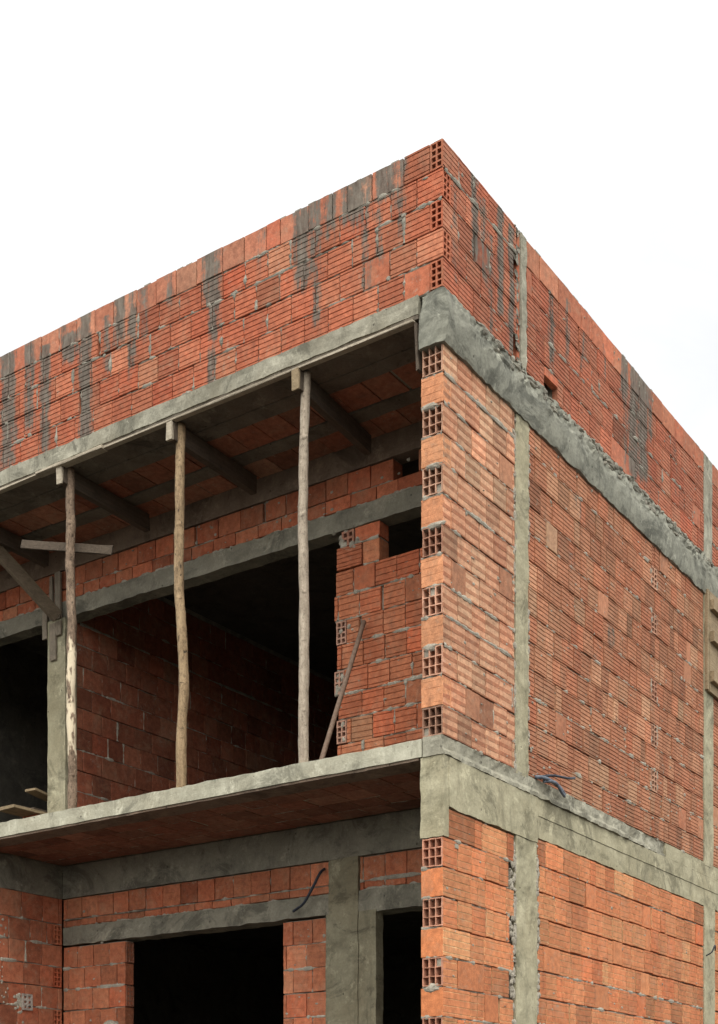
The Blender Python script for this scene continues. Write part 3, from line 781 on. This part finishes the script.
# boards still nailed under the slab edge
board('edge_board', (.0, .22, 5.512), (.0, 3.15, 5.511), (0, 0, 1), .05, .016, M['plank_pale'], 'long thin pale strip under the roof slab edge, running to the corner', 'board')
board('edge_board', (-.012, 3.14, 5.508), (-.012, 3.9, 5.509), (0, 0, 1), .075, .024, M['plank_pale'], 'short cream board under the roof slab edge above the bark covered prop', 'board')
board('edge_board', (.0, 3.91, 5.512), (.0, 6.8, 5.511), (0, 0, 1), .05, .016, M['plank_pale'], 'pale strip under the roof slab edge at the far left', 'board')
board('formwork_offcut', (.02, .215, 5.5), (.02, .20, 5.18), (1, 0, 0), .022, .05, M['plank_dark'], 'narrow brown offcut hanging beside the top of the corner pier', 'offcut')
board('batten', (.03, 4.155, 5.01), (.27, 3.33, 4.84), (0, 0, 1), .022, .07, M['plank_dark'], 'level batten nailed behind the bark covered prop', 'batten')  # dark timber colour paints in the dimness behind the prop
board('diagonal_brace', (.26, 5.05, 5.5), (1.03, 4.80, 4.86), (0, 1, .2), .12, .05, M['plank'], 'diagonal brace sloping down to the balcony column', 'brace')
# scraps nailed round the head of the balcony column
mb = MB(); x = XB - .046
plankbox(mb, (x, 4.93, 4.845), (x, 4.93, 4.50), (1, 0, 0), .085, .022); plankbox(mb, (x, 4.852, 4.85), (x, 4.852, 4.72), (1, 0, 0), .066, .022)
tag(mb.build('formwork_bracket', M['plank_v'], None, (x, 4.9, 4.65)), 'L shaped timber bracket at the head of the balcony column', 'bracket')
board('upright_batten', (XB - .03, 5.055, 4.99), (XB - .03, 5.055, 4.73), (1, 0, 0), .065, .025, M['plank_v'], 'short upright batten left of the timber bracket', 'batten')
board('upright_batten', (XB - .035, 4.875, 5.32), (XB - .035, 4.875, 4.88), (1, 0, 0), .075, .025, M['plank_v'], 'upright batten above the timber bracket', 'batten')
board('upright_batten', (XB - .035, 4.965, 5.30), (XB - .035, 4.965, 4.90), (1, 0, 0), .04, .025, M['plank_v'], 'narrow upright batten between the bracket and the diagonal brace', 'batten')

# boards resting on loose bricks, left room
def loose_brick(x, y, z, label):
    mb = MB(); F = Frame((x, y, z), (0, 1, 0), (0, 0, 1), (-1, 0, 0))
    c = shade(INNER); holes(mb, F, 0, .19, 0, .186, 3, 3, c, D=.19, rim=.01, web=.01)
    Q = [mb.vert(F.p(u, v, -.19), c) for u, v in ((0, 0), (.19, 0), (.19, .186), (0, .186))]; mb.face(Q)
    return tag(mb.build('hollow_brick', BR, None, (x, y, z)), label, 'brick', 'bricks under the loose boards')
loose_brick(1.02, 5.08, 2.684, 'hollow brick under the loose boards, bottom one')
loose_brick(1.03, 5.09, 2.872, 'hollow brick directly under the loose boards, upper one')
BG = 'loose boards beside the balcony column'
board('loose_board', (.74, 5.185, 3.075), (2.3, 5.13, 3.072), (0, 0, 1), .24, .028, M['plywood'], 'lowest wide loose board jutting out beside the balcony column', 'board', BG)
board('loose_board', (1.0, 5.14, 3.104), (2.5, 5.20, 3.104), (0, 0, 1), .1, .028, M['plank_dark'], 'dark middle board in the loose stack beside the column', 'board', BG)
board('loose_board', (1.02, 5.165, 3.30), (2.4, 5.22, 3.13), (0, 0, 1), .14, .026, M['plywood'], 'tilted topmost board of the loose stack beside the column', 'board', BG)

board('loose_board', (.95, 5.30, 3.135), (2.2, 5.16, 3.135), (0, 0, 1), .12, .026, M['plank_dark'], 'dark board lying flat just under the tilted topmost loose board', 'board', BG)
board('loose_board', (.9, 5.40, 2.78), (1.9, 5.10, 3.03), (0, 0, 1), .09, .03, M['plank'], 'slanting board under the lowest wide loose board', 'board', BG)
# iron bar leaning on the back pier
path = smoothpath([(.12, 1.10, 2.69), (.6, 1.235, 3.39), (1.10, 1.385, 4.09)], 16)
tag(tube(path, .019, 8, .03).build('leaning_bar', M['rust'], None, (.12, 1.1, 2.69), True), 'rusty bar leaning against the brick pier on the balcony', 'bar')

# formwork panel on the far column
P0 = empty('formwork_shutter', (5.0, -.03, 4.35)); tag(P0, 'yellowish formwork panel with dark cleats on the far upper column', 'formwork')
mb = MB(); plankbox(mb, (4.97, -.025, 5.33), (4.97, -.025, 4.36), (0, 1, 0), .05, .03); plankbox(mb, (5.19, -.027, 5.33), (5.19, -.027, 4.35), (0, 1, 0), .37, .03)
mb.build('board', M['plywood'], P0)
for z in (5.19, 4.88, 4.49):
    mb = MB(); plankbox(mb, (5.0, -.065, z), (5.45, -.065, z - .01), (0, 1, 0), .1, .045); mb.build('cleat', M['plywood'], P0)

# conduits
GC = 'conduit ends sticking out of the slab edge'
def pipe(ctrl, r, m, name, label, cat, group=None, n=26):
    mb = tube(smoothpath(ctrl, n), r, 10, .04); return tag(mb.build(name, m, None, tuple(ctrl[0]), True), label, cat, group)
pipe([(1.34, .0, 2.70), (1.42, -.05, 2.70), (1.58, -.075, 2.675), (1.74, -.05, 2.65)], .014, M['blue'], 'conduit', 'thick blue grey conduit lying along the side slab edge', 'conduit', GC)
pipe([(1.36, -.0, 2.70), (1.5, -.07, 2.735), (1.70, -.1, 2.755), (1.84, -.09, 2.79)], .010, M['black'], 'conduit', 'thin dark conduit curling upward above the side slab edge', 'conduit', GC)
pipe([(1.42, -.03, 2.68), (1.5, -.09, 2.68), (1.60, -.10, 2.62), (1.66, -.09, 2.61)], .012, M['blue'], 'conduit', 'short blue conduit bent downward below the side slab edge', 'conduit', GC)
pipe([(1.13, 1.795, 2.18), (1.07, 1.80, 2.13), (1.05, 1.87, 2.0), (1.05, 1.95, 1.90), (1.06, 2.06, 1.85)], .0115, M['black'], 'hanging_conduit', 'black conduit hanging from the ground floor lintel', 'conduit')
pipe([(5.0, .0, 1.77), (5.0, -.06, 1.80), (5.02, -.08, 1.86), (5.07, -.07, 1.87), (5.10, -.06, 1.83)], .007, M['black'], 'pipe_hook', 'small dark hooked pipe end on the far lower column', 'pipe')

# ================================================================= ground, light, camera
mb = MB(); n = 24; R = 900.
ids = [[mb.vert((-R + 2 * R * i / n, -R + 2 * R * j / n, -1.604)) for j in range(n + 1)] for i in range(n + 1)]
for i in range(n):
    for j in range(n): mb.face((ids[i][j], ids[i + 1][j], ids[i + 1][j + 1], ids[i][j + 1]))
tag(mb.build('ground', M['ground']), None, None, None, 'structure')

w = bpy.data.worlds.new('World'); scene.world = w; w.use_nodes = True
nt = w.node_tree; nt.nodes.clear()
out = nt.nodes.new('ShaderNodeOutputWorld'); bg = nt.nodes.new('ShaderNodeBackground'); nt.links.new(bg.outputs[0], out.inputs[0])
sky = nt.nodes.new('ShaderNodeTexSky'); sky.sky_type = 'NISHITA'; sky.sun_disc = False
SUN_EL, SUN_AZ = math.radians(52), math.atan2(-.62, -.78)      # direction towards the sun, from +X
sky.sun_elevation = SUN_EL; sky.sun_rotation = math.pi / 2 - SUN_AZ
tc = nt.nodes.new('ShaderNodeTexCoord')
cl = nnoise(nt, 2.6, 7, .55, tc.outputs['Generated'], .3)
cloud = ramp(nt, cl, [(.35, (11.7, 11.7, 11.65)), (.6, (13.2, 13.15, 13.0))])
# thick cloud, brighter round the hidden sun
vm = nt.nodes.new('ShaderNodeVectorMath'); vm.operation = 'DOT_PRODUCT'; nt.links.new(tc.outputs['Generated'], vm.inputs[0])
vm.inputs[1].default_value = (math.cos(SUN_EL) * math.cos(SUN_AZ), math.cos(SUN_EL) * math.sin(SUN_AZ), math.sin(SUN_EL))
glow = math_(nt, 'ADD', math_(nt, 'MULTIPLY', math_(nt, 'MAXIMUM', vm.outputs['Value'], 0.), 1.2), .74)
cloud = mix(nt, 1., cloud, glow, 'MULTIPLY')
vb = nt.nodes.new('ShaderNodeVectorMath'); vb.operation = 'DOT_PRODUCT'; nt.links.new(tc.outputs['Generated'], vb.inputs[0])
vb.inputs[1].default_value = Vector((.92, .16, .36)).normalized()
bank = math_(nt, 'MULTIPLY', ramp(nt, vb.outputs['Value'], [(.93, 0.), (.99, 1.)]), ramp(nt, nnoise(nt, 7, 6, .6, tc.outputs['Generated'], .4), [(.35, .25), (.65, 1.)]))
cloud = mix(nt, bank, cloud, mix(nt, 1., cloud, (.80, .815, .83), 'MULTIPLY'))
nt.links.new(mix(nt, .9, sky.outputs[0], cloud), bg.inputs['Color'])
bg.inputs['Strength'].default_value = .1

sd = bpy.data.lights.new('sun', 'SUN'); sd.energy = 1.2; sd.angle = math.radians(18); sd.color = (1, .97, .92)
so = bpy.data.objects.new('sun', sd); col_.objects.link(so)
d = Vector((math.cos(SUN_EL) * math.cos(SUN_AZ), math.cos(SUN_EL) * math.sin(SUN_AZ), math.sin(SUN_EL)))
so.rotation_euler = d.to_track_quat('Z', 'Y').to_euler(); so.location = d * 40

cam = bpy.data.cameras.new('camera'); co = bpy.data.objects.new('camera', cam); col_.objects.link(co)
co.location = (-7.6245, -4.5475, 0.); co.rotation_euler = (math.pi / 2, 0, math.atan2(-.8248, .5654))
cam.sensor_fit = 'AUTO'; cam.sensor_width = 36; cam.lens = 1329 / 1024 * 36; cam.shift_y = (1137 - 512) / 1024
cam.clip_end = 3000; cam.clip_start = .05
scene.camera = co
vs = scene.view_settings; vs.view_transform = 'Standard'; vs.look = 'None'; vs.exposure = .4; vs.gamma = 1; vs.use_curve_mapping = False
scene.cycles.max_bounces = 6; scene.cycles.diffuse_bounces = 3
